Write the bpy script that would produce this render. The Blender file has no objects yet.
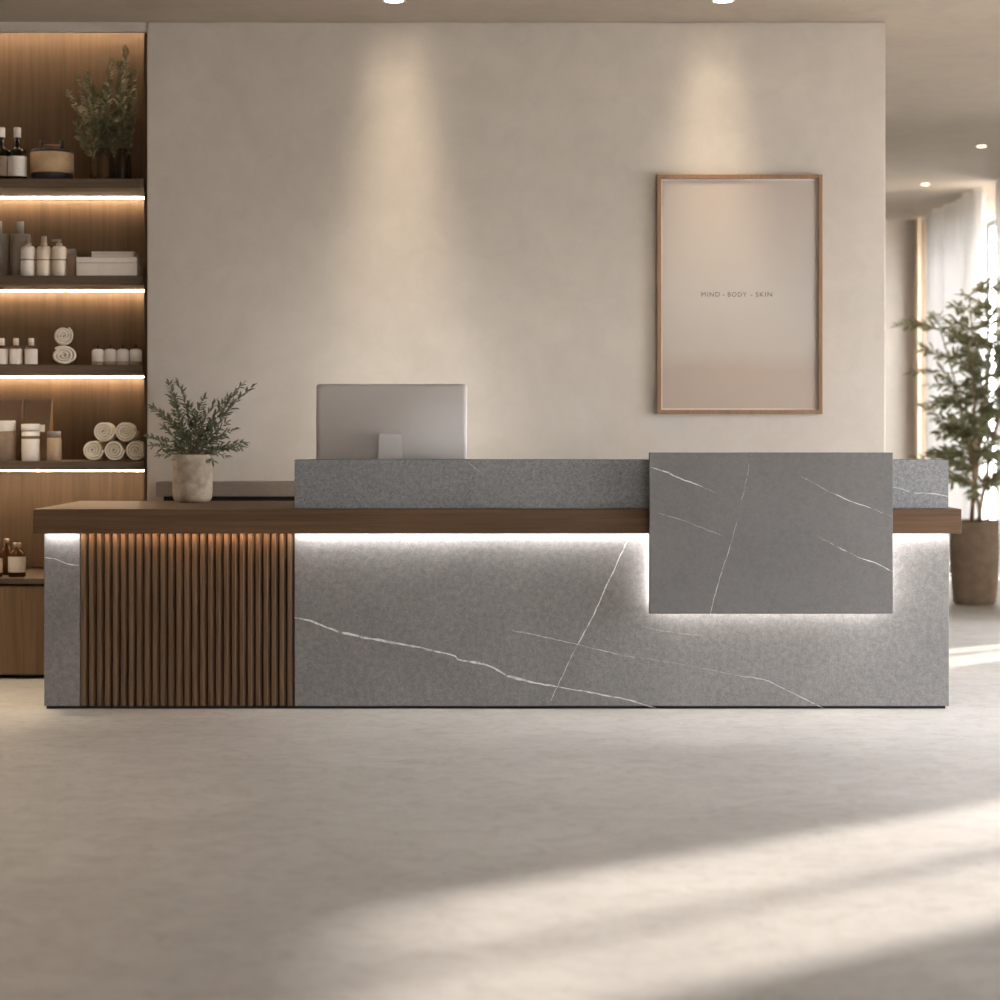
import bpy, bmesh, math, random
from mathutils import Vector, Matrix
random.seed(7)
sc = bpy.context.scene
COL = sc.collection
PI = math.pi
F, HX, HY, CAMH = 2000.0, 500.0, 428.0, 1.124   # focal length in px, vanishing point, eye height

def wx(px, Z): return (px - HX) * Z / F
def wz(py, Z): return CAMH - (py - HY) * Z / F
def wy(Z): return Z - 8.0
def at(px, py, Z): return Vector((wx(px, Z), wy(Z), wz(py, Z)))

# ------------------------------------------------------------------ materials
MATS = {}
def lin(c):
    def f(v):
        v /= 255.0
        return v / 12.92 if v <= 0.04045 else ((v + 0.055) / 1.055) ** 2.4
    return (f(c[0]), f(c[1]), f(c[2]), 1.0)

class NT:
    def __init__(s, name):
        s.m = bpy.data.materials.new(name); s.m.use_nodes = True
        s.t = s.m.node_tree; s.n = s.t.nodes; s.l = s.t.links
        s.n.clear()
        s.out = s.n.new('ShaderNodeOutputMaterial')
    def node(s, typ, **kw):
        n = s.n.new(typ)
        for k, v in kw.items():
            if k in n.inputs.keys(): n.inputs[k].default_value = v
            else: setattr(n, k, v)
        return n
    def link(s, a, ao, b, bi): s.l.new(a.outputs[ao], b.inputs[bi])
    def coords(s, scale=(1, 1, 1), kind='Object'):
        c = s.node('ShaderNodeTexCoord'); m = s.node('ShaderNodeMapping')
        m.inputs['Scale'].default_value = scale
        s.link(c, kind, m, 'Vector'); return m
    def noise(s, vec, scale, detail=4, rough=0.6, dist=0.0):
        n = s.node('ShaderNodeTexNoise', Scale=scale, Detail=detail, Roughness=rough, Distortion=dist)
        s.link(vec, 'Vector', n, 'Vector'); return n
    def ramp(s, src, stops, out='Fac'):
        r = s.node('ShaderNodeValToRGB')
        while len(r.color_ramp.elements) > 1: r.color_ramp.elements.remove(r.color_ramp.elements[-1])
        e0 = r.color_ramp.elements[0]; e0.position = stops[0][0]; e0.color = stops[0][1]
        for p, c in stops[1:]:
            e = r.color_ramp.elements.new(p); e.color = c
        s.link(src, out, r, 'Fac'); return r
    def mix(s, fac, a, b, blend='MIX'):
        m = s.node('ShaderNodeMix'); m.data_type = 'RGBA'; m.blend_type = blend
        def put(i, v):
            if isinstance(v, tuple) and len(v) == 4 and not hasattr(v[0], 'outputs'): m.inputs[i].default_value = v
            elif isinstance(v, (int, float)): m.inputs[i].default_value = v
            else: s.l.new(v[0].outputs[v[1]], m.inputs[i])
        put(0, fac); put(6, a); put(7, b); return m
    def principled(s, rough=0.5, metal=0.0, spec=0.5):
        p = s.node('ShaderNodeBsdfPrincipled')
        p.inputs['Roughness'].default_value = rough; p.inputs['Metallic'].default_value = metal
        p.inputs['Specular IOR Level'].default_value = spec
        s.l.new(p.outputs[0], s.out.inputs[0]); s.p = p; return p
    def bump(s, src, out, strength, dist=0.01):
        b = s.node('ShaderNodeBump', Strength=strength, Distance=dist)
        s.link(src, out, b, 'Height'); s.link(b, 'Normal', s.p, 'Normal')

def scale_c(c, k): return (min(c[0]*k, 1), min(c[1]*k, 1), min(c[2]*k, 1), 1)

def plain(name, rgb, rough=0.5, metal=0.0, var=0.08, nscale=40, spec=0.5, bump=0.0, kind='Object', trans=0.0):
    t = NT(name); c = lin(rgb)
    v = t.coords(kind=kind); n = t.noise(v, nscale, 3)
    r = t.ramp(n, [(0.3, scale_c(c, 1 - var)), (0.7, scale_c(c, 1 + var))])
    t.principled(rough, metal, spec); t.link(r, 'Color', t.p, 'Base Color')
    if trans: t.p.inputs['Transmission Weight'].default_value = trans
    if bump: t.bump(n, 'Fac', bump, 0.003)
    MATS[name] = t.m; return t.m

def plaster(name, rgb, var=0.10):
    t = NT(name); c = lin(rgb)
    v = t.coords()
    a = t.noise(v, 1.1, 6, 0.62, 0.4); b = t.noise(v, 7.0, 6, 0.65, 0.8); d = t.noise(v, 55, 3)
    ra = t.ramp(a, [(0.3, scale_c(c, 1 - var)), (0.72, scale_c(c, 1 + var*0.8))])
    rb = t.ramp(b, [(0.32, (0.935, 0.935, 0.93, 1)), (0.6, (1, 1, 1, 1))])
    m = t.mix(1.0, (ra, 'Color'), (rb, 'Color'), 'MULTIPLY')
    t.principled(0.85, 0, 0.25); t.l.new(m.outputs[2], t.p.inputs['Base Color'])
    t.bump(b, 'Fac', 0.12, 0.01)
    MATS[name] = t.m; return t.m

def floor_mat():
    t = NT('microcement_floor'); c = lin((200, 195, 189))
    v = t.coords((1, 1, 1)); vs = t.coords((0.9, 1.1, 1))
    a = t.noise(vs, 1.2, 6, 0.6, 0.6); b = t.noise(vs, 11.0, 8, 0.78, 1.0); g = t.noise(v, 120, 3)
    ra = t.ramp(a, [(0.3, scale_c(c, 0.88)), (0.7, scale_c(c, 1.08))])
    rb = t.ramp(b, [(0.30, (0.80, 0.785, 0.77, 1)), (0.54, (1.0, 1.0, 1.0, 1))])
    rg = t.ramp(g, [(0.3, (0.93, 0.93, 0.93, 1)), (0.7, (1.0, 1.0, 1.0, 1))])
    m = t.mix(1.0, (ra, 'Color'), (rb, 'Color'), 'MULTIPLY')
    m2 = t.mix(1.0, (m, 2), (rg, 'Color'), 'MULTIPLY')
    t.principled(0.5, 0, 0.35); t.l.new(m2.outputs[2], t.p.inputs['Base Color'])
    rr = t.ramp(b, [(0.3, (0.62,)*3 + (1,)), (0.7, (0.44,)*3 + (1,))])
    t.link(rr, 'Color', t.p, 'Roughness')
    t.bump(b, 'Fac', 0.10, 0.006)
    MATS['floor'] = t.m; return t.m

def wood(name, rgb, axis='z', var=0.35, rough=0.5, scale=1.0):
    t = NT(name); c = lin(rgb)
    k = {'x': (0.7, 22, 22), 'y': (22, 0.7, 22), 'z': (22, 22, 0.7)}[axis]
    k = tuple(q*scale for q in k)
    v = t.coords(k); v2 = t.coords(tuple(q*4 for q in k))
    a = t.noise(v, 1.0, 5, 0.65, 0.6); b = t.noise(v2, 1.0, 4, 0.7, 0.3)
    ra = t.ramp(a, [(0.28, scale_c(c, 1 - var)), (0.5, c), (0.75, scale_c(c, 1 + var))])
    rb = t.ramp(b, [(0.35, (0.68, 0.66, 0.64, 1)), (0.6, (1, 1, 1, 1))])
    m = t.mix(0.8, (ra, 'Color'), (rb, 'Color'), 'MULTIPLY')
    t.principled(rough, 0, 0.35); t.l.new(m.outputs[2], t.p.inputs['Base Color'])
    t.bump(b, 'Fac', 0.12, 0.002)
    MATS[name] = t.m; return t.m

def stone(name, rgb, var=0.16, speck=0.25, k=1.0):
    t = NT(name); c = lin(rgb)
    v = t.coords()
    a = t.noise(v, 2.2*k, 6, 0.62, 0.5); b = t.noise(v, 44*k, 5, 0.78, 0.3); d = t.noise(v, 210, 2, 0.6)
    ra = t.ramp(a, [(0.3, scale_c(c, 1 - var)), (0.7, scale_c(c, 1 + var))])
    rb = t.ramp(b, [(0.33, (1 - speck, 1 - speck, 1 - speck*0.95, 1)), (0.62, (1, 1, 1, 1))])
    rd = t.ramp(d, [(0.35, (1 - speck,)*3 + (1,)), (0.65, (1, 1, 1, 1))])
    m = t.mix(1.0, (ra, 'Color'), (rb, 'Color'), 'MULTIPLY')
    m2 = t.mix(0.8, (m, 2), (rd, 'Color'), 'MULTIPLY')
    t.principled(0.55, 0, 0.35); t.l.new(m2.outputs[2], t.p.inputs['Base Color'])
    t.bump(b, 'Fac', 0.10, 0.002)
    MATS[name] = t.m; return t.m

def vein(name, rgb, amount):
    """mineral vein: pale line broken up by noise"""
    t = NT(name); v = t.coords(); n = t.noise(v, 35, 4, 0.7)
    r = t.ramp(n, [(0.30, (amount*0.25,)*3 + (1,)), (0.55, (amount,)*3 + (1,))])
    p = t.principled(0.5, 0, 0.35); p.inputs['Base Color'].default_value = lin(rgb)
    t.link(r, 'Color', p, 'Alpha')
    MATS[name] = t.m; return t.m

def emit(name, rgb, strength):
    t = NT(name); e = t.node('ShaderNodeEmission'); e.inputs[0].default_value = rgb + (1,); e.inputs[1].default_value = strength
    t.l.new(e.outputs[0], t.out.inputs[0]); MATS[name] = t.m; return t.m

def glass_pane(name):
    t = NT(name); a = t.node('ShaderNodeBsdfTransparent'); g = t.node('ShaderNodeBsdfGlossy')
    g.inputs['Roughness'].default_value = 0.02
    m = t.node('ShaderNodeMixShader'); m.inputs[0].default_value = 0.06
    t.l.new(a.outputs[0], m.inputs[1]); t.l.new(g.outputs[0], m.inputs[2]); t.l.new(m.outputs[0], t.out.inputs[0])
    MATS[name] = t.m; return t.m

def vessel_glass(name, rgb, clear=0.55):
    t = NT(name); a = t.node('ShaderNodeBsdfTransparent'); a.inputs[0].default_value = lin(rgb)
    p = t.node('ShaderNodeBsdfPrincipled'); p.inputs['Base Color'].default_value = scale_c(lin(rgb), 0.5); p.inputs['Roughness'].default_value = 0.12
    m = t.node('ShaderNodeMixShader'); m.inputs[0].default_value = 1 - clear
    t.l.new(a.outputs[0], m.inputs[1]); t.l.new(p.outputs[0], m.inputs[2]); t.l.new(m.outputs[0], t.out.inputs[0])
    MATS[name] = t.m; return t.m

def cloth_sheer(name, rgb, thru=0.55, see=0.12):
    t = NT(name); d = t.node('ShaderNodeBsdfDiffuse'); d.inputs[0].default_value = lin(rgb)
    tr = t.node('ShaderNodeBsdfTranslucent'); tr.inputs[0].default_value = lin(rgb)
    tp = t.node('ShaderNodeBsdfTransparent')
    v = t.coords(); n = t.noise(v, 300, 2)
    m = t.node('ShaderNodeMixShader'); m.inputs[0].default_value = thru
    m2 = t.node('ShaderNodeMixShader'); m2.inputs[0].default_value = see
    t.l.new(d.outputs[0], m.inputs[1]); t.l.new(tr.outputs[0], m.inputs[2])
    t.l.new(m.outputs[0], m2.inputs[1]); t.l.new(tp.outputs[0], m2.inputs[2]); t.l.new(m2.outputs[0], t.out.inputs[0])
    MATS[name] = t.m; return t.m

def leaf_mat(name, a, b, thru=0.25):
    t = NT(name); v = t.coords(); n = t.noise(v, 30, 2)
    r = t.ramp(n, [(0.3, lin(a)), (0.7, lin(b))])
    p = t.node('ShaderNodeBsdfPrincipled'); p.inputs['Roughness'].default_value = 0.5
    p.inputs['Specular IOR Level'].default_value = 0.35
    tr = t.node('ShaderNodeBsdfTranslucent')
    m = t.node('ShaderNodeMixShader'); m.inputs[0].default_value = thru
    t.link(r, 'Color', p, 'Base Color'); t.link(r, 'Color', tr, 'Color')
    t.l.new(p.outputs[0], m.inputs[1]); t.l.new(tr.outputs[0], m.inputs[2]); t.l.new(m.outputs[0], t.out.inputs[0])
    MATS[name] = t.m; return t.m

def print_mat():
    """the poster's own printed design: pale beige sheet, rosy band at its foot"""
    t = NT('art_print'); c = t.node('ShaderNodeTexCoord'); s = t.node('ShaderNodeSeparateXYZ')
    t.link(c, 'Generated', s, 'Vector')
    v = t.coords(kind='Generated'); n = t.noise(v, 2.5, 3)
    ma = t.node('ShaderNodeMath'); ma.operation = 'MULTIPLY_ADD'; ma.inputs[1].default_value = 0.06
    t.link(n, 'Fac', ma, 0); t.link(s, 'Z', ma, 2)
    r = t.ramp(ma, [(0.0, lin((172, 155, 142))), (0.20, lin((170, 154, 141))), (0.29, lin((177, 167, 156))), (0.5, lin((180, 172, 163))), (1.0, lin((175, 163, 152)))], 'Value')
    t.principled(0.55, 0, 0.3); t.link(r, 'Color', t.p, 'Base Color')
    MATS['art_print'] = t.m; return t.m

M = MATS
plaster('wall_plaster', (194, 185, 174)); plaster('ceiling_plaster', (170, 159, 146), 0.05); plaster('far_plaster', (200, 190, 178), 0.05)
floor_mat()
wood('worktop_wood', (100, 73, 49), 'x', 0.34, 0.62); wood('slat_wood', (106, 80, 58), 'z', 0.24, 0.6); wood('slat_back', (40, 31, 25), 'z', 0.2)
wood('unit_wood', (88, 69, 51), 'z', 0.18, 0.55, 0.7); wood('shelf_wood', (98, 82, 67), 'x', 0.15)
wood('door_wood_lit', (128, 102, 76), 'z', 0.16, 0.55, 0.7); wood('frame_wood', (142, 108, 78), 'z', 0.15, 0.45)  # door wood lightened to stand in for light falling on the doors
stone('stone_grey', (144, 140, 137), 0.12, 0.34); stone('stone_granite', (152, 152, 152), 0.10, 0.42, 1.6); stone('stone_panel', (120, 117, 114), 0.08, 0.16)
vein('vein_bright', (226, 224, 220), 1.0); vein('vein_mid', (212, 209, 205), 0.95); vein('vein_faint', (200, 197, 193), 0.7)
plain('black_gap', (22, 20, 19), 0.8); plain('taupe_laminate', (128, 113, 99), 0.6, var=0.05)
plain('aluminium', (196, 189, 183), 0.48, 0.45, 0.02, 300); plain('aluminium_stand', (206, 201, 196), 0.5, 0.3, 0.02, 300)
emit('screen_fill_glow', (1.0, .96, .90), 5.0)  # unseen screen given an added glow to brighten the wall behind the desk
plain('concrete_pot', (180, 166, 148), 0.85, 0, 0.26, 22, 0.2, 0.3); plain('soil', (52, 42, 34), 0.95, 0, 0.3, 80)
plain('basket_pot', (138, 120, 101), 0.85, 0, 0.16, 14, 0.2, 0.3)
plain('bark', (160, 136, 108), 0.9, 0, 0.2, 60); plain('stem_green', (88, 84, 58), 0.7)
leaf_mat('leaf_dark', (78, 82, 61), (130, 132, 104), 0.22); leaf_mat('leaf_tree', (118, 124, 90), (178, 178, 138), 0.5); leaf_mat('leaf_shelf', (78, 80, 56), (132, 126, 92), 0.2)
plain('white_paper', (222, 212, 200), 0.7, 0, 0.04); plain('cream_plastic', (224, 207, 186), 0.4, 0, 0.03); plain('white_plastic', (226, 216, 206), 0.35, 0, 0.03)
plain('tan_plastic', (176, 150, 122), 0.45, 0, 0.04); plain('grey_plastic', (138, 126, 112), 0.5, 0, 0.04); plain('grey_cap', (150, 142, 132), 0.35, 0.3, 0.03)
plain('dark_glass', (30, 22, 17), 0.12, 0, 0.05); plain('dark_cap', (46, 40, 36), 0.4); plain('pump_metal', (198, 184, 166), 0.3, 0.5)
vessel_glass('amber_glass', (120, 72, 36), 0.25); vessel_glass('vase_glass', (150, 120, 84), 0.55); vessel_glass('smoke_glass', (112, 92, 72), 0.45)
plain('kraft', (150, 120, 92), 0.8, 0, 0.08, 18); plain('towel', (240, 228, 212), 0.95, 0, 0.06, 160, 0.1, 0.6); plain('linen', (188, 160, 124), 0.85, 0, 0.08, 60)
plain('ink', (84, 74, 66), 0.7, 0, 0.02); plain('label_ink', (128, 112, 96), 0.8); plain('jar_brown', (136, 112, 92), 0.5)
plain('white_metal', (228, 222, 214), 0.5); plain('window_frame', (70, 66, 62), 0.5); plain('mat_white', (205, 197, 188), 0.6, 0, 0.02)
cloth_sheer('sheer_white', (230, 228, 225), 0.085, 0.0); cloth_sheer('drape_beige', (206, 190, 170), 0.04, 0.0)
glass_pane('pane'); print_mat()
emit('led_white', (1.0, 0.98, 0.96), 42.0); emit('led_warm', (1.0, 0.78, 0.52), 52.0); emit('led_slat', (1.0, 0.70, 0.44), 22.0); emit('lamp_disc', (1.0, 0.88, 0.72), 7.0)

# ------------------------------------------------------------------ mesh builder
class MB:
    def __init__(s): s.bm = bmesh.new(); s.mi = 0
    def face(s, vs, smooth=False):
        try: f = s.bm.faces.new(vs)
        except ValueError: return None
        f.material_index = s.mi; f.smooth = smooth; return f
    def box(s, x0, x1, y0, y1, z0, z1, bev=0.0, seg=2):
        r = bmesh.ops.create_cube(s.bm, size=1.0); vs = r['verts']
        for v in vs:
            v.co = Vector((x0 + (v.co.x + .5)*(x1-x0), y0 + (v.co.y + .5)*(y1-y0), z0 + (v.co.z + .5)*(z1-z0)))
        es = list({e for v in vs for e in v.link_edges}); fs = {f for v in vs for f in v.link_faces}
        for f in fs: f.material_index = s.mi
        if bev > 0:
            rr = bmesh.ops.bevel(s.bm, geom=es, offset=bev, segments=seg, affect='EDGES', profile=0.5, clamp_overlap=True, material=s.mi)
            for f in rr['faces']: f.material_index = s.mi
        return s
    def prism(s, pts, z0, z1):
        lo = [s.bm.verts.new((p[0], p[1], z0)) for p in pts]; hi = [s.bm.verts.new((p[0], p[1], z1)) for p in pts]
        n = len(pts)
        s.face(hi); s.face(lo[::-1])
        for i in range(n): s.face([lo[i], lo[(i+1) % n], hi[(i+1) % n], hi[i]])
        return s
    def lathe(s, prof, cx=0, cy=0, cz=0, seg=32, sx=1.0, sy=1.0, cap=True, smooth=True, sharp=2.0):
        rings = []
        for r, z in prof:
            if r < 1e-6: rings.append([s.bm.verts.new((cx, cy, cz + z))])
            else: rings.append([s.bm.verts.new((cx + r*sx*math.cos(2*PI*k/seg), cy + r*sy*math.sin(2*PI*k/seg), cz + z)) for k in range(seg)])
        for a, b in zip(rings, rings[1:]):
            for k in range(seg):
                k2 = (k+1) % seg
                if len(a) == 1 and len(b) == 1: continue
                if len(a) == 1: s.face([a[0], b[k2], b[k]][::-1], smooth)
                elif len(b) == 1: s.face([a[k], a[k2], b[0]], smooth)
                else: s.face([a[k], a[k2], b[k2], b[k]], smooth)
        if cap:
            if len(rings[0]) > 1: s.face(rings[0][::-1])
            if len(rings[-1]) > 1: s.face(rings[-1])
        return s
    def tube(s, pts, rad, seg=8):
        pts = [Vector(p) for p in pts]; n = len(pts)
        if isinstance(rad, (int, float)): rad = [rad]*n
        rings = []
        for i, p in enumerate(pts):
            d = (pts[min(i+1, n-1)] - pts[max(i-1, 0)]).normalized()
            u = d.cross(Vector((0, 0, 1)))
            if u.length < 1e-3: u = d.cross(Vector((1, 0, 0)))
            u.normalize(); w = d.cross(u)
            rings.append([s.bm.verts.new(p + (u*math.cos(2*PI*k/seg) + w*math.sin(2*PI*k/seg))*rad[i]) for k in range(seg)])
        for a, b in zip(rings, rings[1:]):
            for k in range(seg): s.face([a[k], a[(k+1) % seg], b[(k+1) % seg], b[k]], True)
        s.face(rings[0][::-1]); s.face(rings[-1]); return s
    def leaf(s, base, d, up, L, W):
        d = d.normalized(); side = d.cross(up)
        if side.length < 1e-3: side = d.cross(Vector((1, 0, .2)))
        side.normalize(); n = side.cross(d)
        p = [base, base + d*L*.3 + side*W*.5, base + d*L*.7 + side*W*.42, base + d*L + n*(-L*.12), base + d*L*.7 - side*W*.42, base + d*L*.3 - side*W*.5]
        q = [base + d*L*.3 - n*W*.15, base + d*L*.7 - n*W*.15]
        v = [s.bm.verts.new(c) for c in p]; w = [s.bm.verts.new(c) for c in q]
        for f in ([v[0], v[1], w[0]], [v[1], v[2], w[1], w[0]], [v[2], v[3], w[1]], [v[0], w[0], v[5]], [w[0], w[1], v[4], v[5]], [w[1], v[3], v[4]]): s.face(f, True)
    def strip(s, pts, widths, yoff):
        """a flat line on a vertical face (x,z points)"""
        L, R = [], []
        n = len(pts)
        for i, p in enumerate(pts):
            a = Vector(pts[max(i-1, 0)]); b = Vector(pts[min(i+1, n-1)]); d = (b-a).normalized(); nn = Vector((-d.y, d.x))*widths[i]*.5
            L.append(s.bm.verts.new((p[0]+nn.x, yoff, p[1]+nn.y))); R.append(s.bm.verts.new((p[0]-nn.x, yoff, p[1]-nn.y)))
        for i in range(n-1): s.face([R[i], R[i+1], L[i+1], L[i]])
    def build(s, name, mats, parent=None, loc=None, fix=True):
        if fix: bmesh.ops.recalc_face_normals(s.bm, faces=s.bm.faces)
        me = bpy.data.meshes.new(name); s.bm.to_mesh(me); s.bm.free()
        for m in (mats if isinstance(mats, (list, tuple)) else [mats]): me.materials.append(M[m])
        o = bpy.data.objects.new(name, me); COL.objects.link(o)
        if parent: o.parent = parent
        if loc is not None: o.location = loc
        return o

def tag(o, label=None, cat=None, group=None, kind=None):
    if label: o['label'] = label
    if cat: o['category'] = cat
    if group: o['group'] = group
    if kind: o['kind'] = kind
    return o
def thing(name, label, cat, loc=(0, 0, 0), rotz=0, group=None):
    o = bpy.data.objects.new(name, None); COL.objects.link(o); o.location = loc; o.rotation_euler = (0, 0, rotz)
    o.empty_display_size = 0.05
    return tag(o, label, cat, group)
def dup(src, loc, label, rotz=None, scale=None):
    r = src.copy(); COL.objects.link(r); r.location = loc; r['label'] = label
    if rotz is not None: r.rotation_euler = (0, 0, rotz)
    if scale: r.scale = scale
    for ch in list(src.children):
        c = ch.copy(); COL.objects.link(c); c.parent = r
        for g in list(ch.children):
            d = g.copy(); COL.objects.link(d); d.parent = c
    return r
def struct(name, mb, mat, parent=None):
    o = mb.build(name, mat, parent)
    if not parent: o['kind'] = 'structure'
    return o

# ------------------------------------------------------------------ the room
XL, XR, YF, YB, ZC = -3.2, 3.9, -9.6, 9.7, CAMH + 406*9.1/2000
ZW = 9.1                                   # depth of the reception wall's face
struct('floor', MB().box(XL-.3, XR+.3, YF-.3, YB+.3, -.12, 0), 'floor')

WX0, WX1 = wx(147, ZW), wx(885.5, ZW)
struct('wall_reception', MB().box(WX0, WX1, wy(ZW), wy(9.62), 0, ZC, 0.006), 'wall_plaster')
struct('wall_niche', MB().box(XL, WX0, wy(9.62)-.02, wy(9.62)+.1, 0, ZC+.16), 'wall_plaster')
struct('wall_left', MB().box(XL-.2, XL, YF, YB, 0, ZC), 'wall_plaster')
struct('wall_back', MB().box(XL-.2, XR+.2, YB, YB+.2, 0, ZC), 'far_plaster')
NY0, NY1, NZ = wy(9.1)+.035, wy(9.62)-.02, ZC+.16
mb = MB().box(XL-.3, XR+.3, YF-.3, NY0, ZC, ZC+.2); mb.box(XL-.3, XR+.3, NY1, YB+.3, ZC, ZC+.2); mb.box(WX0, XR+.3, NY0, NY1, ZC, ZC+.2); mb.box(XL-.3, WX0, NY0, NY1, NZ, ZC+.2)
struct('ceiling', mb, 'ceiling_plaster')
# right wall openings; unseen low ones added to brighten the lower wall: (y0, y1, z0, z1)
OPEN = [(-2.9, -1.62, 0.05, 1.40), (-1.36, -0.04, 0.05, 2.60), (0.14, 1.06, 0.05, 1.30), (2.75, 9.45, 0.05, 2.80)]
mb = MB(); y = YF
for a, b, z0, z1 in OPEN:
    mb.box(XR, XR+.2, y, a, 0, ZC); mb.box(XR, XR+.2, a, b, 0, z0); mb.box(XR, XR+.2, a, b, z1, ZC); y = b
mb.box(XR, XR+.2, y, YB, 0, ZC)
struct('wall_right', mb, 'far_plaster')
# unseen front wall behind the viewer, its opening added to let sky light in
FO = (2.3, 3.6, 0.05, 2.6)
mb = MB(); mb.box(XL, FO[0], YF-.2, YF, 0, ZC); mb.box(FO[1], XR, YF-.2, YF, 0, ZC); mb.box(FO[0], FO[1], YF-.2, YF, FO[3], ZC); mb.box(FO[0], FO[1], YF-.2, YF, 0, FO[2])
struct('wall_front', mb, 'far_plaster')
def window(name, a, b, z0, z1, n, alongx=False):
    w = MB(); p = MB(); t = .03
    def bx(m, u0, u1, d0, d1, q0, q1):
        if alongx: m.box(u0, u1, YF-.14+d0, YF-.14+d1, q0, q1)
        else: m.box(XR+.08+d0, XR+.08+d1, u0, u1, q0, q1)
    bx(w, a, b, 0, .06, z0, z0+t*1.4); bx(w, a, b, 0, .06, z1-t*1.4, z1)
    for i in range(n+1):
        u = a + (b-a)*i/n; u0 = min(max(u-t/2, a), b-t); bx(w, u0, u0+t, 0, .06, z0, z1)
    o = struct(name, w, 'window_frame')
    bx(p, a, b, .028, .034, z0, z1); p.build('glass_pane', 'pane', o)
for i, (a, b, z0, z1) in enumerate(OPEN): window('window_%d' % (i+1), a, b, z0, z1, (2, 2, 1, 14)[i])
window('window_5', FO[0], FO[1], FO[2], FO[3], 2, True)
# fascia over the shelf niche
zf = wz(31.5, ZW)
struct('trim_1', MB().box(XL, WX0, wy(ZW), wy(ZW)+.035, zf, ZC), 'wall_plaster')

# ------------------------------------------------------------------ reception desk
desk = thing('reception_desk', 'long grey stone reception desk with dark wooden worktop and slatted wooden section', 'reception desk')
dx = lambda px: (px-500)/250.0
dz = lambda py: (709-py)/250.0
TOPZ, UND = 0.802, 0.705
VEINW = {'b': (1, .0052), 'm': (2, .0036), 'f': (3, .0030)}
def densify(pts, step=5.0, jit=0.7):
    out = []
    for (a, b), (c, d) in zip(pts, pts[1:]):
        n = max(1, int(math.hypot(c-a, d-b)/step))
        for i in range(n):
            t = i/n; out.append((a+(c-a)*t + random.uniform(-jit, jit)*.6, b+(d-b)*t + random.uniform(-jit, jit)*.6))
    out.append(pts[-1]); return out
def veins(mb, lst, Z, yface):
    for kind, w, pts in lst:
        mi, bw = VEINW[kind]; mb.mi = mi
        P = [(wx(a, Z), wz(b, Z)) for a, b in densify(pts)]
        n = len(P); W = [bw*w*random.uniform(.55, 1.25)*(0.35 if i in (0, n-1) else 1) for i in range(n)]
        mb.strip(P, W, yface-.0006)
    mb.mi = 0
STM = ['stone_grey', 'vein_bright', 'vein_mid', 'vein_faint']
def crop(x0, y0, k, pts): return [(x0+a/k, y0+b/k) for a, b in pts]
# stone body
mb = MB().box(dx(294.5), dx(949), 0, .46, .012, UND, .002)
veins(mb, [
    ('b', 1.7, crop(290, 500, 2.857, [(13,337),(60,345),(90,358),(150,380),(250,400),(350,417),(440,437),(472,446),(480,456),(540,465),(580,478),(620,502),(700,522),(760,533)])),
    ('b', 1.0, crop(290, 500, 2.857, [(760,533),(860,550),(940,565),(1000,580),(1045,594)])),
    ('b', .9, crop(290, 500, 2.857, [(965,113),(930,190),(890,275),(870,325),(820,415)])),
    ('m', .8, crop(290, 500, 2.857, [(820,415),(795,465),(765,530),(745,575)])),
    ('m', .9, crop(290, 500, 2.857, [(630,372),(700,385),(820,413),(900,432),(985,452)])),
    ('f', .9, crop(620, 430, 2.857, [(0,640),(70,652),(150,665),(240,682),(330,700)])),
    ('m', .9, crop(620, 430, 2.857, [(330,700),(410,712),(440,725),(480,745),(530,770),(580,794)])),
    ('f', .8, crop(620, 430, 2.857, [(60,560),(120,575),(250,590)])),
], 8.0, 0)
mb.build('stone_body', STM, desk)
mb = MB().box(dx(44), dx(80), 0, .80, .012, UND, .002)
veins(mb, [('b', 1.0, crop(20, 490, 4.35, [(106,295),(150,298),(190,313),(205,323),(257,328)]))], 8.0, 0)
mb.build('stone_leg', STM, desk)
# slatted section
mb = MB(); x0, x1 = dx(80), dx(294.5)
mb.mi = 1; mb.box(x0, x1, .020, .44, .012, UND); mb.mi = 0
N = 27; pitch = (x1-x0)/N
for i in range(N):
    a = x0 + (i+.10)*pitch; w = pitch*.80
    mb.prism([(a, .021), (a, .003), (a+.002, 0), (a+w*.60, 0), (a+w, .015), (a+w, .021)], .013, UND-.001)
mb.build('slat_panel', ['slat_wood', 'slat_back'], desk)
mb = MB().box(dx(46), dx(946), .012, .44, 0, .013); mb.build('plinth', 'black_gap', desk)
mb = MB().box(dx(80), dx(292), .50, .80, .013, UND); mb.build('return_cabinet', 'slat_wood', desk)
# L-shaped worktop
wl, wr, wf = wx(33, 7.94), wx(961.5, 7.94), -.06
mb = MB().prism([(wl, wf), (wr, wf), (wr, .52), (-.80, .52), (-.80, .85), (wl, .85)], UND, TOPZ)
bmesh.ops.bevel(mb.bm, geom=[e for e in mb.bm.edges], offset=.002, segments=2, affect='EDGES', profile=.5)
mb.build('worktop', 'worktop_wood', desk)
# raised stone ledge
RZ = 7.97
mb = MB().box(wx(294.5, RZ), wx(948.5, RZ), -.03, .07, TOPZ, wz(459.5, RZ), .0025)
veins(mb, [('m', 1.0, crop(620, 430, 2.857, [(778,163),(800,165),(830,178),(900,183),(942,191)])),
           ('f', 1.0, crop(290, 370, 5, [(500,455),(495,480),(497,510)])), ('m', .8, crop(290, 370, 5, [(890,462),(930,495),(968,525)]))], RZ, -.03)
mb.build('riser', ['stone_granite', 'vein_bright', 'vein_mid', 'vein_faint'], desk)
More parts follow.
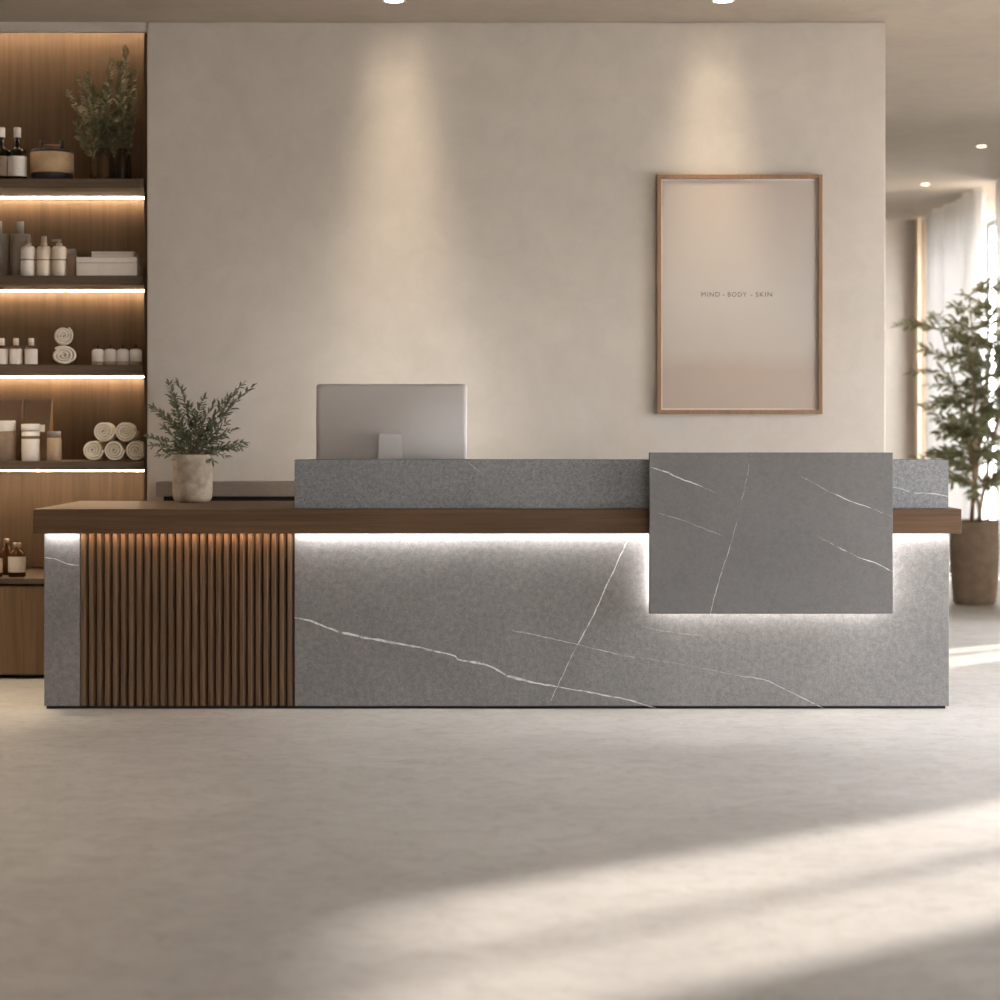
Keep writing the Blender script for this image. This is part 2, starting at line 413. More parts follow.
# floating front panel
PZ = 7.87
mb = MB().box(wx(649.5, PZ), wx(893, PZ), -.13, -.092, wz(614, PZ), wz(452.5, PZ), .0018)
C2 = lambda p: crop(640, 445, 3.846, p)
veins(mb, [
    ('b', .9, C2([(40,86),(110,107),(150,127),(245,163)])), ('f', .9, C2([(245,163),(310,190)])),
    ('f', .8, C2([(430,35),(420,80),(410,130),(388,225)])), ('f', .8, C2([(375,285),(350,380)])),
    ('m', .8, C2([(350,380),(320,470),(290,570),(270,654)])),
    ('f', .9, C2([(620,122),(700,165),(760,193)])), ('b', .7, C2([(750,189),(790,208),(840,225),(888,243)])), ('f', .9, C2([(888,243),(970,277)])),
    ('f', .9, C2([(680,348),(760,393)])), ('b', .8, C2([(755,391),(800,411)])), ('b', .8, C2([(835,430),(900,450),(972,487)])), ('m', .6, C2([(800,411),(835,430)])),
    ('f', .8, C2([(50,255),(180,295),(320,350)])),
], PZ, -.13)
mb.build('front_panel', ['stone_panel', 'vein_bright', 'vein_mid', 'vein_faint'], desk)
pxl, pxr, pzb = wx(649.5, PZ), wx(893, PZ), wz(614, PZ)
mb = MB().box(pxl+.12, pxr-.12, -.092, 0, .52, .68); mb.box(pxl+.12, pxr-.12, -.092, wf, .72, .80); mb.build('panel_bracket', 'black_gap', desk)
# LED strips
g = .012; iz = .026
mb = MB(); mb.box(pxl+iz+g+.001, pxl+iz+g+.016, -.092, -.024, pzb+iz+g, UND-.004); mb.box(pxr-iz-g-.016, pxr-iz-g-.001, -.092, -.024, pzb+iz+g, UND-.004); mb.box(pxl+iz+g, pxr-iz-g, -.092, -.024, pzb+iz+g+.001, pzb+iz+g+.016)
mb.build('light_channel', 'white_metal', desk)
mb = MB()
mb.box(pxl+iz, pxl+iz+g, -.030, -.024, pzb+iz, UND-.004); mb.box(pxr-iz-g, pxr-iz, -.030, -.024, pzb+iz, UND-.004); mb.box(pxl+iz, pxr-iz, -.030, -.024, pzb+iz, pzb+iz+g)
o = mb.build('panel_light_strip', 'led_white', desk)
mb = MB().box(dx(296), dx(948), -.026, -.012, UND-.0012, UND); mb.box(dx(46), dx(79), -.026, -.012, UND-.0012, UND)
mb.build('light_strip', 'led_white', desk)
mb = MB().box(dx(82), dx(293), -.026, -.014, UND-.0012, UND); tag(mb.build('light_strip', 'led_slat', desk), 'warm light strip over the slats')

# ------------------------------------------------------------------ monitor
MZ = 8.33
mx0, mx1 = wx(316, MZ), wx(467, MZ); mz1 = wz(384, MZ); mz0 = .868
mon = thing('computer_monitor', 'silver aluminium computer monitor seen from behind above the stone ledge', 'monitor', ((mx0+mx1)/2, wy(MZ), TOPZ))
w, h = (mx1-mx0)/2, (mz1-mz0)/2; cz = (mz1+mz0)/2 - TOPZ
def rrect(hw, hh, r, n=8):
    pts = []
    for cx_, cz_, a0 in ((hw-r, hh-r, 0), (-hw+r, hh-r, 90), (-hw+r, -hh+r, 180), (hw-r, -hh+r, 270)):
        for i in range(n+1):
            a = math.radians(a0 + 90*i/n); pts.append((cx_+r*math.cos(a), cz_+r*math.sin(a)))
    out = []
    for p, q in zip(pts, pts[1:]+pts[:1]):
        m = 24 if math.hypot(q[0]-p[0], q[1]-p[1]) > r*.5 else 1
        out += [(p[0]+(q[0]-p[0])*i/m, p[1]+(q[1]-p[1])*i/m) for i in range(m)]
    return out
mb = MB(); rings = []
def bulge(x, z): return .001 - .020*(max(0, (1-(x/w)**2)*(1-(z/h)**2)))**1.3
for sfac, yy in [(1, .012), (1, .004)] + [(.995 if k == 0 else 1-k/16, None) for k in range(0, 16)]:
    hw, hh = w*sfac, h*sfac
    rings.append([mb.bm.verts.new((p[0], bulge(*p) if yy is None else yy, cz+p[1])) for p in rrect(hw, hh, min(.018, .9*hh)*max(sfac, .15))])
for a, b in zip(rings, rings[1:]):
    for k in range(len(a)): mb.face([a[k], a[(k+1) % len(a)], b[(k+1) % len(a)], b[k]], True)
mb.face(rings[-1]); mb.face(rings[0])
mb.build('case', 'aluminium', mon)
mb = MB().box(-w+.008, w-.008, .0118, .0135, cz-h+.06, cz+h-.008); mb.build('screen', 'screen_fill_glow', mon)
# stand: bent plate leaning up to the hinge, foot on the desk
mb = MB(); zt = wz(433.5, MZ-.09) - TOPZ
prof = [(-.125, .0, .085), (-.125, .006, .085), (-.110, .014, .060), (-.098, .12, .053), (-.088, zt-.006, .045), (-.084, zt, .044), (-.02, zt, .044)]
prof2 = [(.10, 0, .085), (.10, .006, .085), (-.085, .014, .060), (-.079, .12, .053), (-.074, zt-.02, .045), (-.07, zt-.012, .044), (-.02, zt-.012, .044)]
A = [(mb.bm.verts.new((-c, a, b)), mb.bm.verts.new((c, a, b))) for a, b, c in prof]; B = [(mb.bm.verts.new((-c, a, b)), mb.bm.verts.new((c, a, b))) for a, b, c in prof2]
off = -.031
for i in range(len(A)-1):
    mb.face([A[i][0], A[i][1], A[i+1][1], A[i+1][0]]); mb.face([B[i][0], B[i+1][0], B[i+1][1], B[i][1]])
    mb.face([A[i][0], A[i+1][0], B[i+1][0], B[i][0]]); mb.face([A[i][1], B[i][1], B[i+1][1], A[i+1][1]])
mb.face([A[0][0], B[0][0], B[0][1], A[0][1]]); mb.face([A[-1][0], A[-1][1], B[-1][1], B[-1][0]])
mb.build('stand', 'aluminium_stand', mon)

# ------------------------------------------------------------------ ledge cabinet behind the desk
CZ = 8.92
cx0 = wx(156, CZ); ct = wz(482, CZ); cg = wz(496.5, CZ)
cab = thing('back_counter', 'low taupe counter standing against the plaster wall behind the desk', 'counter', (0, 0, 0))
MB().box(cx0, .9, wy(CZ), wy(ZW)-.002, cg, ct, .002).build('top', 'taupe_laminate', cab)
MB().box(cx0+.03, .9, wy(CZ)+.02, wy(ZW)-.002, cg-.02, cg).build('shadow_gap', 'black_gap', cab)
MB().box(cx0, .9, wy(CZ), wy(ZW)-.002, .04, cg-.02, .002).build('body', 'taupe_laminate', cab)
MB().box(cx0+.02, .88, wy(CZ)+.03, wy(ZW)-.01, 0, .04).build('plinth', 'black_gap', cab)

# ------------------------------------------------------------------ plants
def sprig(fm, sm, base, tip, n, L, W, rad, bend=0.05, droop=None, start=.25, updir=Vector((0, -.5, 1)), pairs=True):
    base, tip = Vector(base), Vector(tip); pts = []
    ctrl = (base+tip)/2 + Vector((0, 0, (tip-base).length*bend)) + Vector((random.uniform(-1, 1), random.uniform(-1, 1), 0))*(tip-base).length*.06
    K = 10
    for i in range(K+1):
        t = i/K; pts.append(base*(1-t)**2 + ctrl*2*t*(1-t) + tip*t*t)
    sm.tube(pts, [rad*(1-.7*i/K) for i in range(K+1)], 6)
    for j in range(n):
        t = start + (1-start)*j/max(1, n-1); q = min(int(t*K), K-1); f = t*K-q
        p = pts[q].lerp(pts[q+1], f); d = (pts[q+1]-pts[q]).normalized()
        for sgn in ((-1, 1) if pairs else (random.choice((-1, 1)),)):
            ax = d.cross(updir)
            if ax.length < .05: ax = d.cross(Vector((0, 1, 0)))
            ax.normalize(); ax = (Matrix.Rotation(random.uniform(-1.1, 1.1), 3, d) @ ax)
            ld = d*random.uniform(.55, 1.0) + ax*sgn*random.uniform(.6, 1.0)
            k = random.uniform(.75, 1.2)*(1.0 if t < .8 else .8)
            fm.leaf(p, ld, Vector((random.uniform(-.4, .4), -.6, .7)), L*k, W*k)
    fm.leaf(pts[-1], pts[-1]-pts[-2], updir, L, W)

PZ2 = 8.68
pot = thing('potted_plant', 'small leafy green plant in a speckled concrete pot on the wooden worktop', 'plant', (wx(192.5, PZ2), wy(PZ2), TOPZ))
s = PZ2/F; R = 20*s; H = wz(454.5, PZ2) - TOPZ
prof = [(R*.70, 0), (R*.80, .001), (R*.90, .008), (R*.97, .022), (R*1.0, .05), (R*1.0, H*.85), (R*.985, H-.002), (R*.97, H), (R*.90, H), (R*.88, H-.012), (R*.88, H-.03)]
MB().lathe(prof, seg=48, cap=False).build('pot', 'concrete_pot', pot)
MB().lathe([(0, 0), (R*.885, 0)], cz=H-.022, seg=32, cap=False).build('soil', 'soil', pot)
fm, sm = MB(), MB()
tips = [(154,446),(162,455),(180,458),(214,460),(232,450),(147,437),(170,386),(181,384),(175,398),(152,408),(160,414),(252,388),(243,386),(228,398),(241,443),(226,455),(203,399),(216,404),(171,452),(166,428),(234,430),(196,418),(212,422),(180,428),(202,432),(218,440),(166,440),(206,447),(226,424),(188,440),(238,447),(190,408),(178,446)]
for i, (a, b) in enumerate(tips):
    t = at(a, b, PZ2) - Vector(pot.location); t.y += random.uniform(-.07, .07)
    bs = (random.uniform(-.3, .3)*R, random.uniform(-.3, .3)*R, H-.02)
    ln = (t-Vector(bs)).length
    sprig(fm, sm, bs, t, max(5, int(ln/.0165)), .037, .0105, .0016, .16, start=.22)
fm.build('foliage', 'leaf_dark', pot, fix=False); sm.build('stems', 'stem_green', pot)

# tall plant in a basket pot by the curtains
TZ = 12.77; s = TZ/F
tree = thing('potted_tree', 'tall airy green tree in a ribbed brown floor pot beside white curtains', 'plant', (wx(974.5, TZ), wy(TZ), 0))
H = 84*s; R = 24*s
prof = []
for i in range(29):
    t = i/28; r = R*(.86 + .16*math.sin(min(t*1.5, 1)*PI/2) - .03*max(0, t-.7)/.3) + (.0016 if i % 2 else -.0016); prof.append((r, t*H))
prof = [(R*.78, 0)] + prof[1:] + [(R*.92, H), (R*.90, H-.05)]
MB().lathe(prof, seg=48, cap=False).build('pot', 'basket_pot', tree)
MB().lathe([(0, 0), (R*.93, 0)], cz=H-.04, seg=32, cap=False).build('soil', 'soil', tree)
fm, sm = MB(), MB()
base = Vector(tree.location)
for j, (tpx, tpy, dy) in enumerate([(944, 330, .1), (966, 296, -.1), (1003, 290, .15), (990, 330, -.15), (1020, 310, 0)]):
    t = at(tpx, tpy, TZ) - base; t.y += dy
    b0 = Vector((random.uniform(-.05, .05), random.uniform(-.05, .05), H-.045))
    K = 12; pts = []
    c = b0.lerp(t, .5) + Vector((random.uniform(-.05, .05), random.uniform(-.05, .05), .1))
    for i in range(K+1):
        u = i/K; pts.append(b0*(1-u)**2 + c*2*u*(1-u) + t*u*u)
    sm.tube(pts, [.013*(1-.75*i/K) for i in range(K+1)], 7)
    for i in range(2, K+1):
        for q in range(3):
            ang = random.uniform(0, 2*PI); ln = random.uniform(.18, .40)*(1.15-.4*i/K)
            d = Vector((math.cos(ang), math.sin(ang), random.uniform(-.05, .65))).normalized()
            sprig(fm, sm, pts[i], pts[i]+d*ln, int(ln/.034)+2, .075, .019, .0035, .12, start=.2)
fm.build('foliage', 'leaf_tree', tree, fix=False); sm.build('trunk', 'bark', tree)

# unseen shrub added outside the nearer side window to break up the sun
fm, sm = MB(), MB()
shrub = thing('sun_break_shrub', 'unseen leafy shrub added outside the side window to break up sun', 'shrub', (6.3, 1.15, 0))
for i in range(9):
    b0 = Vector((random.uniform(-.2, .2), random.uniform(-.2, .2), 0)); z = random.uniform(1.5, 3.6)
    sprig(fm, sm, b0, (random.uniform(-.5, .5), random.uniform(-.9, .7), z), 16, .15, .045, .008, .1, start=.35)
fm.build('foliage', 'leaf_tree', shrub, fix=False); sm.build('stems', 'bark', shrub)
struct('ground', MB().box(XR+.3, 14, -14, 14, -.3, -.02), 'far_plaster')

# ------------------------------------------------------------------ poster
QZ = ZW-.002
fx0, fx1, fz0, fz1 = wx(657, 9.07), wx(822.5, 9.07), wz(414, 9.07), wz(174.5, 9.07)
post = thing('framed_poster', 'tall framed beige poster with small wellness wording on plaster wall', 'poster', ((fx0+fx1)/2, wy(ZW), fz0))
hw, hh = (fx1-fx0)/2, fz1-fz0; t = .019
mb = MB(); mb.box(-hw, -hw+t, -.034, 0, 0, hh, .0015); mb.box(hw-t, hw, -.034, 0, 0, hh, .0015); mb.box(-hw+t, hw-t, -.034, 0, 0, t, .0015); mb.box(-hw+t, hw-t, -.034, 0, hh-t, hh, .0015)
mb.build('frame', 'frame_wood', post)
MB().box(-hw+t, hw-t, -.018, -.002, t, hh-t).build('mount', 'mat_white', post)
MB().box(-hw+t+.007, hw-t-.007, -.0195, -.018, t+.007, hh-t-.007).build('print', 'art_print', post)
for txt, a, c in (('MIND', 702, 720.5), ('-', 723.3, 725.3), ('BODY', 728.5, 747.5), ('-', 751.2, 753.2), ('SKIN', 756.5, 773)):
    cu = bpy.data.curves.new('lettering', 'FONT'); cu.body = txt; cu.size = .0295; cu.space_character = 1.18; cu.extrude = .0003
    tmp = bpy.data.objects.new('tmp', cu); COL.objects.link(tmp)
    dg = bpy.context.evaluated_depsgraph_get(); me = bpy.data.meshes.new_from_object(tmp.evaluated_get(dg)); bpy.data.objects.remove(tmp)
    xs = [v.co.x for v in me.vertices]; x0_, x1_ = min(xs), max(xs); kx = ((c-a)*9.05/F)/(x1_-x0_)
    for v in me.vertices: v.co = Vector(((v.co.x-x0_)*kx, -.0199-v.co.z, v.co.y))
    me.materials.clear(); me.materials.append(M['ink'])
    o = bpy.data.objects.new('lettering', me); COL.objects.link(o); o.parent = post
    o.location = (wx(a, 9.05)-post.location.x, 0, wz(296.2, 9.05)-fz0)

# ------------------------------------------------------------------ shelving
SF, SB = 9.14, 9.56                      # shelf front and back depths
yf, yb = wy(SF), wy(SB)
unit = thing('shelving_unit', 'tall walnut shelving built into the niche, glowing strips under its shelves', 'shelving', (0, 0, 0))
ux0, ux1 = XL+.005, WX0-.004
MB().box(ux0, ux1, yb, yb+.03, .46, NZ-.002).build('back_panel', 'unit_wood', unit)
MB().box(ux1-.02, ux1, yf+.02, yb, .46, NZ-.002).build('side_panel', 'unit_wood', unit)
shelfz = [wz(178.6, SF), wz(275.6, SF), wz(365.2, SF), wz(461.2, SF)]
for zt in shelfz:
    o = MB().box(ux0, ux1-.021, yf, yb-.001, zt-.041, zt, .002).build('shelf', 'shelf_wood', unit)
for zt, d, hs in zip(shelfz, (.025, .025, .025, .19), (.0045, .0045, .005, .009)):
    MB().box(ux0+.01, ux1-.0205, yb-d-.014, yb-d, zt-.041-hs, zt-.041).build('light_strip', 'led_warm', unit)
MB().box(ux0+.01, ux1-.0205, yb-.10, yb-.086, NZ-.09, NZ-.082).build('light_strip', 'led_warm', unit)
BZ = 8.95
btop = wz(578.5, BZ)
base = thing('base_cabinet', 'walnut base cabinet with plain doors below the lit shelves', 'cabinet', (0, 0, 0))
MB().box(ux0, ux1, wy(BZ)+.03, wy(9.58), .03, btop-.030).build('body', 'unit_wood', base)
MB().box(ux0, ux1, wy(BZ), wy(9.58), btop-.024, btop, .0015).build('top', 'shelf_wood', base)
MB().box(ux0, ux1, wy(BZ)+.028, wy(9.58), btop-.031, btop-.024).build('shadow_gap', 'black_gap', base)
for i in range(2):
    a = ux0 + (ux1-ux0)*i/2
    MB().box(a+.002, a+(ux1-ux0)/2-.002, wy(BZ)+.005, wy(BZ)+.029, .020, btop-.034, .0015).build('door', 'door_wood_lit', base)
MB().box(ux0, ux1, wy(BZ)+.06, wy(9.5), 0, .03).build('plinth', 'black_gap', base)

# ------------------------------------------------------------------ things on the shelves
IZ = 9.23; S = IZ/F
def spot(px, k, Z=IZ): return (wx(px, Z), wy(Z), shelfz[k])
def hpx(n): return n*S
# -- dark bottles with white caps and labels
def wine(px, k, label, paper):
    b = thing('bottle', label, 'bottle', spot(px, k, 9.22), group='dark bottles on the top shelf')
    r = hpx(9.4); H = hpx(43)
    MB().lathe([(r*.92, 0), (r, .004), (r, H*.62), (r*.9, H*.70), (r*.45, H*.76), (r*.34, H*.80), (r*.34, H)], seg=32).build('body', 'dark_glass', b)
    MB().lathe([(r*.38, H), (r*.38, H+hpx(9.5)), (r*.34, H+hpx(10))], seg=24).build('cap', 'white_plastic', b)
    MB().lathe([(r*1.015, H*.09), (r*1.015, H*.55)], seg=32, cap=False).build('paper_label', paper, b)
wine(17.3, 0, 'dark bottle with pale paper label next to the round linen box', 'white_paper')
wine(1.5, 0, 'dark bottle with brown label cut by the photo edge on the top shelf', 'jar_brown')
# -- round box with linen band
b = thing('round_box', 'round dark box with wide tan linen band on the top shelf', 'box', spot(52, 0, 9.27))
r = hpx(21.5)
MB().lathe([(r*.92, 0), (r*.96, .004), (r*.96, hpx(30)), (r*.93, hpx(31.5)), (0, hpx(32))], seg=40).build('body', 'dark_cap', b)
MB().lathe([(r*.965, hpx(8)), (r*1.0, hpx(8)), (r*1.0, hpx(28.5)), (r*.965, hpx(28.5))], seg=40, cap=False).build('band', 'linen', b)
for q in (-1, 1): MB().tube([(q*hpx(10), 0, hpx(31.5)), (q*hpx(10), 0, hpx(42))], hpx(2.2)).build('post', 'dark_cap', b)
MB().tube([(-hpx(10), 0, hpx(36)), (hpx(10), 0, hpx(36))], hpx(2.0)).build('handle', 'frame_wood', b)
# -- vases with branches
def vase(px, Z, r, H, label, mat, tips, name, ll):
    b = thing('vase', label, 'vase', spot(px, 0, Z), group='vases with branches on the top shelf')
    MB().lathe([(r*.85, 0), (r*.95, .003), (r, H*.2), (r, H*.65), (r*.85, H*.85), (r*.6, H*.95), (r*.62, H), (r*.55, H), (r*.53, H*.94), (r*.8, H*.82), (r*.92, H*.6), (r*.92, .008), (0, .008)], seg=32).build('vessel', mat, b)
    fm, sm = MB(), MB()
    for (a, c) in tips:
        t = at(a, c, Z) - Vector(b.location); t.y += random.uniform(-.10, .06)
        sprig(fm, sm, (random.uniform(-.25, .25)*r, random.uniform(-.2, .2)*r, .015), t, max(7, int((t).length/.026)), ll, ll*.5, .0022, .06, start=.42)
    fm.build('foliage', 'leaf_shelf', b, fix=False); sm.build('stems', 'stem_green', b)
vase(102.5, 9.26, hpx(12.2), hpx(33), 'clear amber glass vase of leafy branches on the top shelf', 'vase_glass',
     [(68,93),(84,84),(92,80),(112,66),(74,125),(82,132),(100,98),(118,110),(124,120),(108,118),(96,120),(116,135),(88,108),(104,84),(122,98),(110,128),(92,134)], 'a', .036)
vase(121, 9.36, hpx(10), hpx(36), 'smoky glass vase standing behind the amber one', 'smoke_glass',
     [(126,52),(134,76),(138,100),(130,90),(128,115),(136,125),(118,84),(124,70)], 'b', .036)
# -- tall grey bottles
def tallgrey(px, label):
    b = thing('bottle', label, 'bottle', spot(px, 1, 9.27), group='tall grey bottles on the second shelf')
    r = hpx(10); H = hpx(44)
    MB().lathe([(r*.92, 0), (r, .004), (r, H*.96), (r*.94, H*.99), (r*.4, H)], seg=32).build('body', 'grey_plastic', b)
    MB().lathe([(r*.34, H), (r*.34, H+hpx(12)), (r*.3, H+hpx(12.5))], seg=20).build('cap', 'grey_cap', b)
tallgrey(20.5, 'tall grey bottle whole in view behind the pale pump bottle'); tallgrey(-1.5, 'tall grey bottle cut off by the photo edge')
# -- pump bottles
def pump(px, label, mat, tall, ph, hd):
    b = thing('pump_bottle', label, 'bottle', spot(px, 1, 9.19), group='pump bottles on the second shelf')
    r = hpx(7.4); H = hpx(30)
    MB().lathe([(r*.94, 0), (r, .003), (r, H*.86), (r*.93, H*.95), (r*.7, H*.995), (r*.3, H)], seg=32).build('body', mat, b)
    MB().lathe([(r*.42, H), (r*.42, H+hpx(3)), (r*ph, H+hpx(3.2)), (r*ph, H+hpx(tall)), (0, H+hpx(tall+.3))], seg=20).build('pump', 'pump_metal', b)
    if hd: MB().box(-r*1.0, r*.3, -.004, .004, H+hpx(tall-2), H+hpx(tall), .001).build('spout', 'grey_cap', b)
    mb = MB(); mb.lathe([(r*1.01, H*.52), (r*1.01, H*.56)], seg=32, cap=False); mb.build('print', 'label_ink', b)
pump(28.2, 'white pump bottle in front of the tall grey bottle', 'white_plastic', 7.5, .22, True)
pump(44, 'cream pump bottle with a thick pale pump, centre of three', 'cream_plastic', 10, .36, False)
pump(59.2, 'cream pump bottle beside the small tan bottle', 'cream_plastic', 6.8, .2, True)
b = thing('small_bottle', 'small square tan bottle with grey cap beside the white boxes', 'bottle', spot(71.2, 1, 9.24))
MB().box(-hpx(5.4), hpx(5.4), -hpx(4.5), hpx(4.5), 0, hpx(22), .004).build('body', 'tan_plastic', b)
MB().box(-hpx(4.6), hpx(4.6), -hpx(4), hpx(4), hpx(22), hpx(28), .002).build('cap', 'grey_cap', b)
def cbox(px, z, w, h, d, label):
    b = thing('box', label, 'box', (wx(px, IZ), wy(IZ), z), group='white boxes on the second shelf')
    MB().box(-w/2, w/2, -d/2, d/2, 0, h*.70, .002).build('base', 'white_paper', b)
    MB().box(-w/2-.001, w/2+.001, -d/2-.001, d/2+.001, h*.70+.001, h, .002).build('lid', 'white_paper', b)
    return h
h1 = cbox(110, shelfz[1], hpx(60), hpx(18.5), .16, 'wide white box lying under the smaller one'); cbox(115, shelfz[1]+h1, hpx(42), hpx(6), .11, 'small flat white box lying on top of the wide one')
# -- dropper bottles
def dropper(px, label, src=None):
    b = thing('dropper_bottle', label, 'bottle', spot(px, 2, 9.19), group='dropper bottles on the third shelf')
    r = hpx(6.2); H = hpx(20)
    MB().lathe([(r*.94, 0), (r, .002), (r, H*.84), (r*.8, H*.92), (r*.42, H*.97), (r*.42, H)], seg=28).build('body', 'amber_glass', b)
    MB().lathe([(r*1.012, H*.06), (r*1.012, H*.82)], seg=28, cap=False).build('paper_label', 'white_paper', b)
    MB().lathe([(r*.42, H), (r*.44, H+hpx(6.6)), (r*.38, H+hpx(7.2))], seg=20).build('cap', 'cream_plastic', b)
    return b
d0 = dropper(31.2, 'dropper bottle nearest the two stacked rolled towels')
dup(d0, spot(16, 2, 9.19), 'dropper bottle between two matching dropper bottles'); dup(d0, spot(1.8, 2, 9.19), 'dropper bottle cut by the photo edge on the third shelf')
# -- small bottles with dark caps
def vial(px, label):
    b = thing('small_bottle', label, 'bottle', spot(px, 2, 9.19), group='small white bottles on the third shelf')
    r = hpx(6.1); H = hpx(16.5)
    MB().lathe([(r*.92, 0), (r, .002), (r, H*.24)], seg=28).build('foot', 'tan_plastic', b)
    MB().lathe([(r, H*.24), (r, H*.84), (r*.85, H*.95), (r*.45, H)], seg=28).build('body', 'white_plastic', b)
    MB().lathe([(r*.3, H), (r*.3, H+hpx(4.5)), (r*.22, H+hpx(5))], seg=20).build('cap', 'dark_cap', b)
    return b
v0 = vial(98, 'small white bottle nearest the rolled towels, first of the row of four')
for px, l in ((110.4, 'small white bottle second in the row counting from the rolled towels'), (122.9, 'small white bottle third in the row counting from the rolled towels'), (135.8, 'small white bottle at the row end beside the plaster wall')): dup(v0, spot(px, 2, 9.19), l)
# -- rolled towels
def roll(name, label, r, L, loc, group, rotz=0, sx=1.0, turns=3.4, spin=0):
    mb = MB(); n = 120; th = r/ (turns+.6)
    def P(a, rad): return (rad*math.cos(a)*sx, rad*math.sin(a))
    rows = []
    for i in range(n+1):
        a = 2*PI*turns*i/n; ro = r*.14 + (r*.86)*(i/n)**.95; ri = max(ro - th*.80, r*.03)
        a2 = a + spin - 2*PI*turns
        rows.append((P(a2, ro), P(a2, ri)))
    vs = []
    for (o_, i_) in rows:
        m_ = ((o_[0]+i_[0])/2, (o_[1]+i_[1])/2)
        lst = [(i_, 0.008), (m_, 0.0), (o_, .010), (o_, L-.01), (m_, L), (i_, L-.008)]
        vs.append([mb.bm.verts.new((p[0], d, p[1]+r)) for p, d in lst])
    for a, b in zip(vs, vs[1:]):
        for k in range(6): mb.face([a[k], a[(k+1) % 6], b[(k+1) % 6], b[k]], True)
    mb.face(vs[0]); mb.face(vs[-1])
    # close the outer wrap: solid core so no light shows through
    o = mb.build(name, 'towel'); o.location = loc; o.rotation_euler = (0, 0, rotz)
    return tag(o, label, 'towel', group)
TR = hpx(10.9); g = 'rolled towels stacked on the fourth shelf'
z4 = shelfz[3]; fy = wy(9.17)
def tw(px): return wx(px, 9.17)
t0 = roll('rolled_towel', 'rolled towel in the bottom row beside the small tan bottle', TR, .28, (tw(92.8), fy, z4), g, .12)
def towel_copy(loc, label, spin):
    o = t0.copy(); COL.objects.link(o); o.location = loc; o['label'] = label; return o
towel_copy((tw(114.2), fy, z4), 'rolled towel in the middle of the bottom row', 0); towel_copy((tw(135.6), fy, z4), 'rolled towel in the bottom row beside the plaster wall', 0)
zz = z4 + TR*1.72
towel_copy((tw(103.5), fy, zz), 'rolled towel in the top row nearer the small tan bottle', 0); towel_copy((tw(125), fy, zz), 'rolled towel in the top row nearer the plaster wall', 0)
g = 'two rolled towels on the third shelf'
rb = hpx(11.4)
roll('rolled_towel', 'wide rolled towel lying below another on the third shelf', rb*.88, .12, (wx(64.2, 9.18), wy(9.17), shelfz[2]), g, .215, 1.34, 3.2, 2.3)
roll('rolled_towel', 'round rolled towel lying on top of the wide one', hpx(10.2), .12, (wx(63.7, 9.18), wy(9.17), shelfz[2]+rb*1.74), g, .215, 1.0, 3.2, 1.0)
# -- fourth shelf: kraft bags, jars, white tub, small bottle
def bag(px, wd, label, lean):
    b = thing('paper_bag', label, 'bag', spot(px, 3, 9.36), group='brown paper bags on the fourth shelf')
    mb = MB(); w, hgt, d = wd/2, hpx(62), .09
    lo = [(-w*.92, -d/2), (w*.92, -d/2), (w*.92, d/2), (-w*.92, d/2)]; hi = [(-w, -.006), (w, -.006), (w, .006), (-w, .006)]
    a = [mb.bm.verts.new((p[0], p[1], 0)) for p in lo]; m_ = [mb.bm.verts.new((p[0], p[1]*.8, hgt*.55)) for p in lo]; c = [mb.bm.verts.new((p[0]+lean, p[1], hgt)) for p in hi]
    for u, v in ((a, m_), (m_, c)):
        for k in range(4): mb.face([u[k], u[(k+1) % 4], v[(k+1) % 4], v[k]])
    mb.face(a[::-1]); mb.face(c); mb.build('body', 'kraft', b)
    MB().box(-w+lean, w+lean, -.009, .009, hgt-.012, hgt+.001, .001).build('folded_top', 'kraft', b)
bag(38.5, hpx(28), 'tan paper bag standing behind the white lidded canister', 0); bag(9, hpx(28), 'tan paper bag standing behind the brown jar', .0)
b = thing('jar', 'brown jar with a flat white lid beside the white canister', 'jar', spot(3.8, 3, 9.21))
r = hpx(12)
MB().lathe([(r*.94, 0), (r, .004), (r, hpx(29)), (r*.96, hpx(29.5))], seg=36).build('body', 'jar_brown', b)
MB().lathe([(r*.97, hpx(29.6)), (r*.98, hpx(30)), (r*.98, hpx(39.5)), (r*.94, hpx(40.2)), (0, hpx(40.3))], seg=36).build('lid', 'white_plastic', b)
b = thing('canister', 'tall white canister with a hinged lid in front of the paper bags', 'canister', spot(30.6, 3, 9.2))
r = hpx(9)
MB().lathe([(r*.95, 0), (r, .003), (r, hpx(30.4))], seg=36).build('body', 'white_plastic', b)
MB().lathe([(r*1.05, hpx(30.4)), (r*1.06, hpx(30.8)), (r*1.06, hpx(36.3)), (r*1.0, hpx(37)), (0, hpx(37.2))], seg=36).build('lid', 'white_plastic', b)
MB().box(r*1.0, r*1.0+hpx(4.6), -.012, .012, hpx(29), hpx(36), .002).build('hinge_tab', 'white_plastic', b)
MB().lathe([(r*1.012, hpx(22)), (r*1.012, hpx(25))], seg=36, cap=False).build('print', 'label_ink', b)
b = thing('small_bottle', 'small round tan bottle with grey cap beside the rolled towels', 'bottle', spot(54.2, 3, 9.2))
r = hpx(7.2)
MB().lathe([(r*.94, 0), (r, .003), (r, hpx(22)), (r*.9, hpx(23))], seg=32).build('body', 'tan_plastic', b)
MB().lathe([(r*.92, hpx(23)), (r*.92, hpx(29)), (r*.86, hpx(29.6)), (0, hpx(29.7))], seg=32).build('cap', 'grey_cap', b)
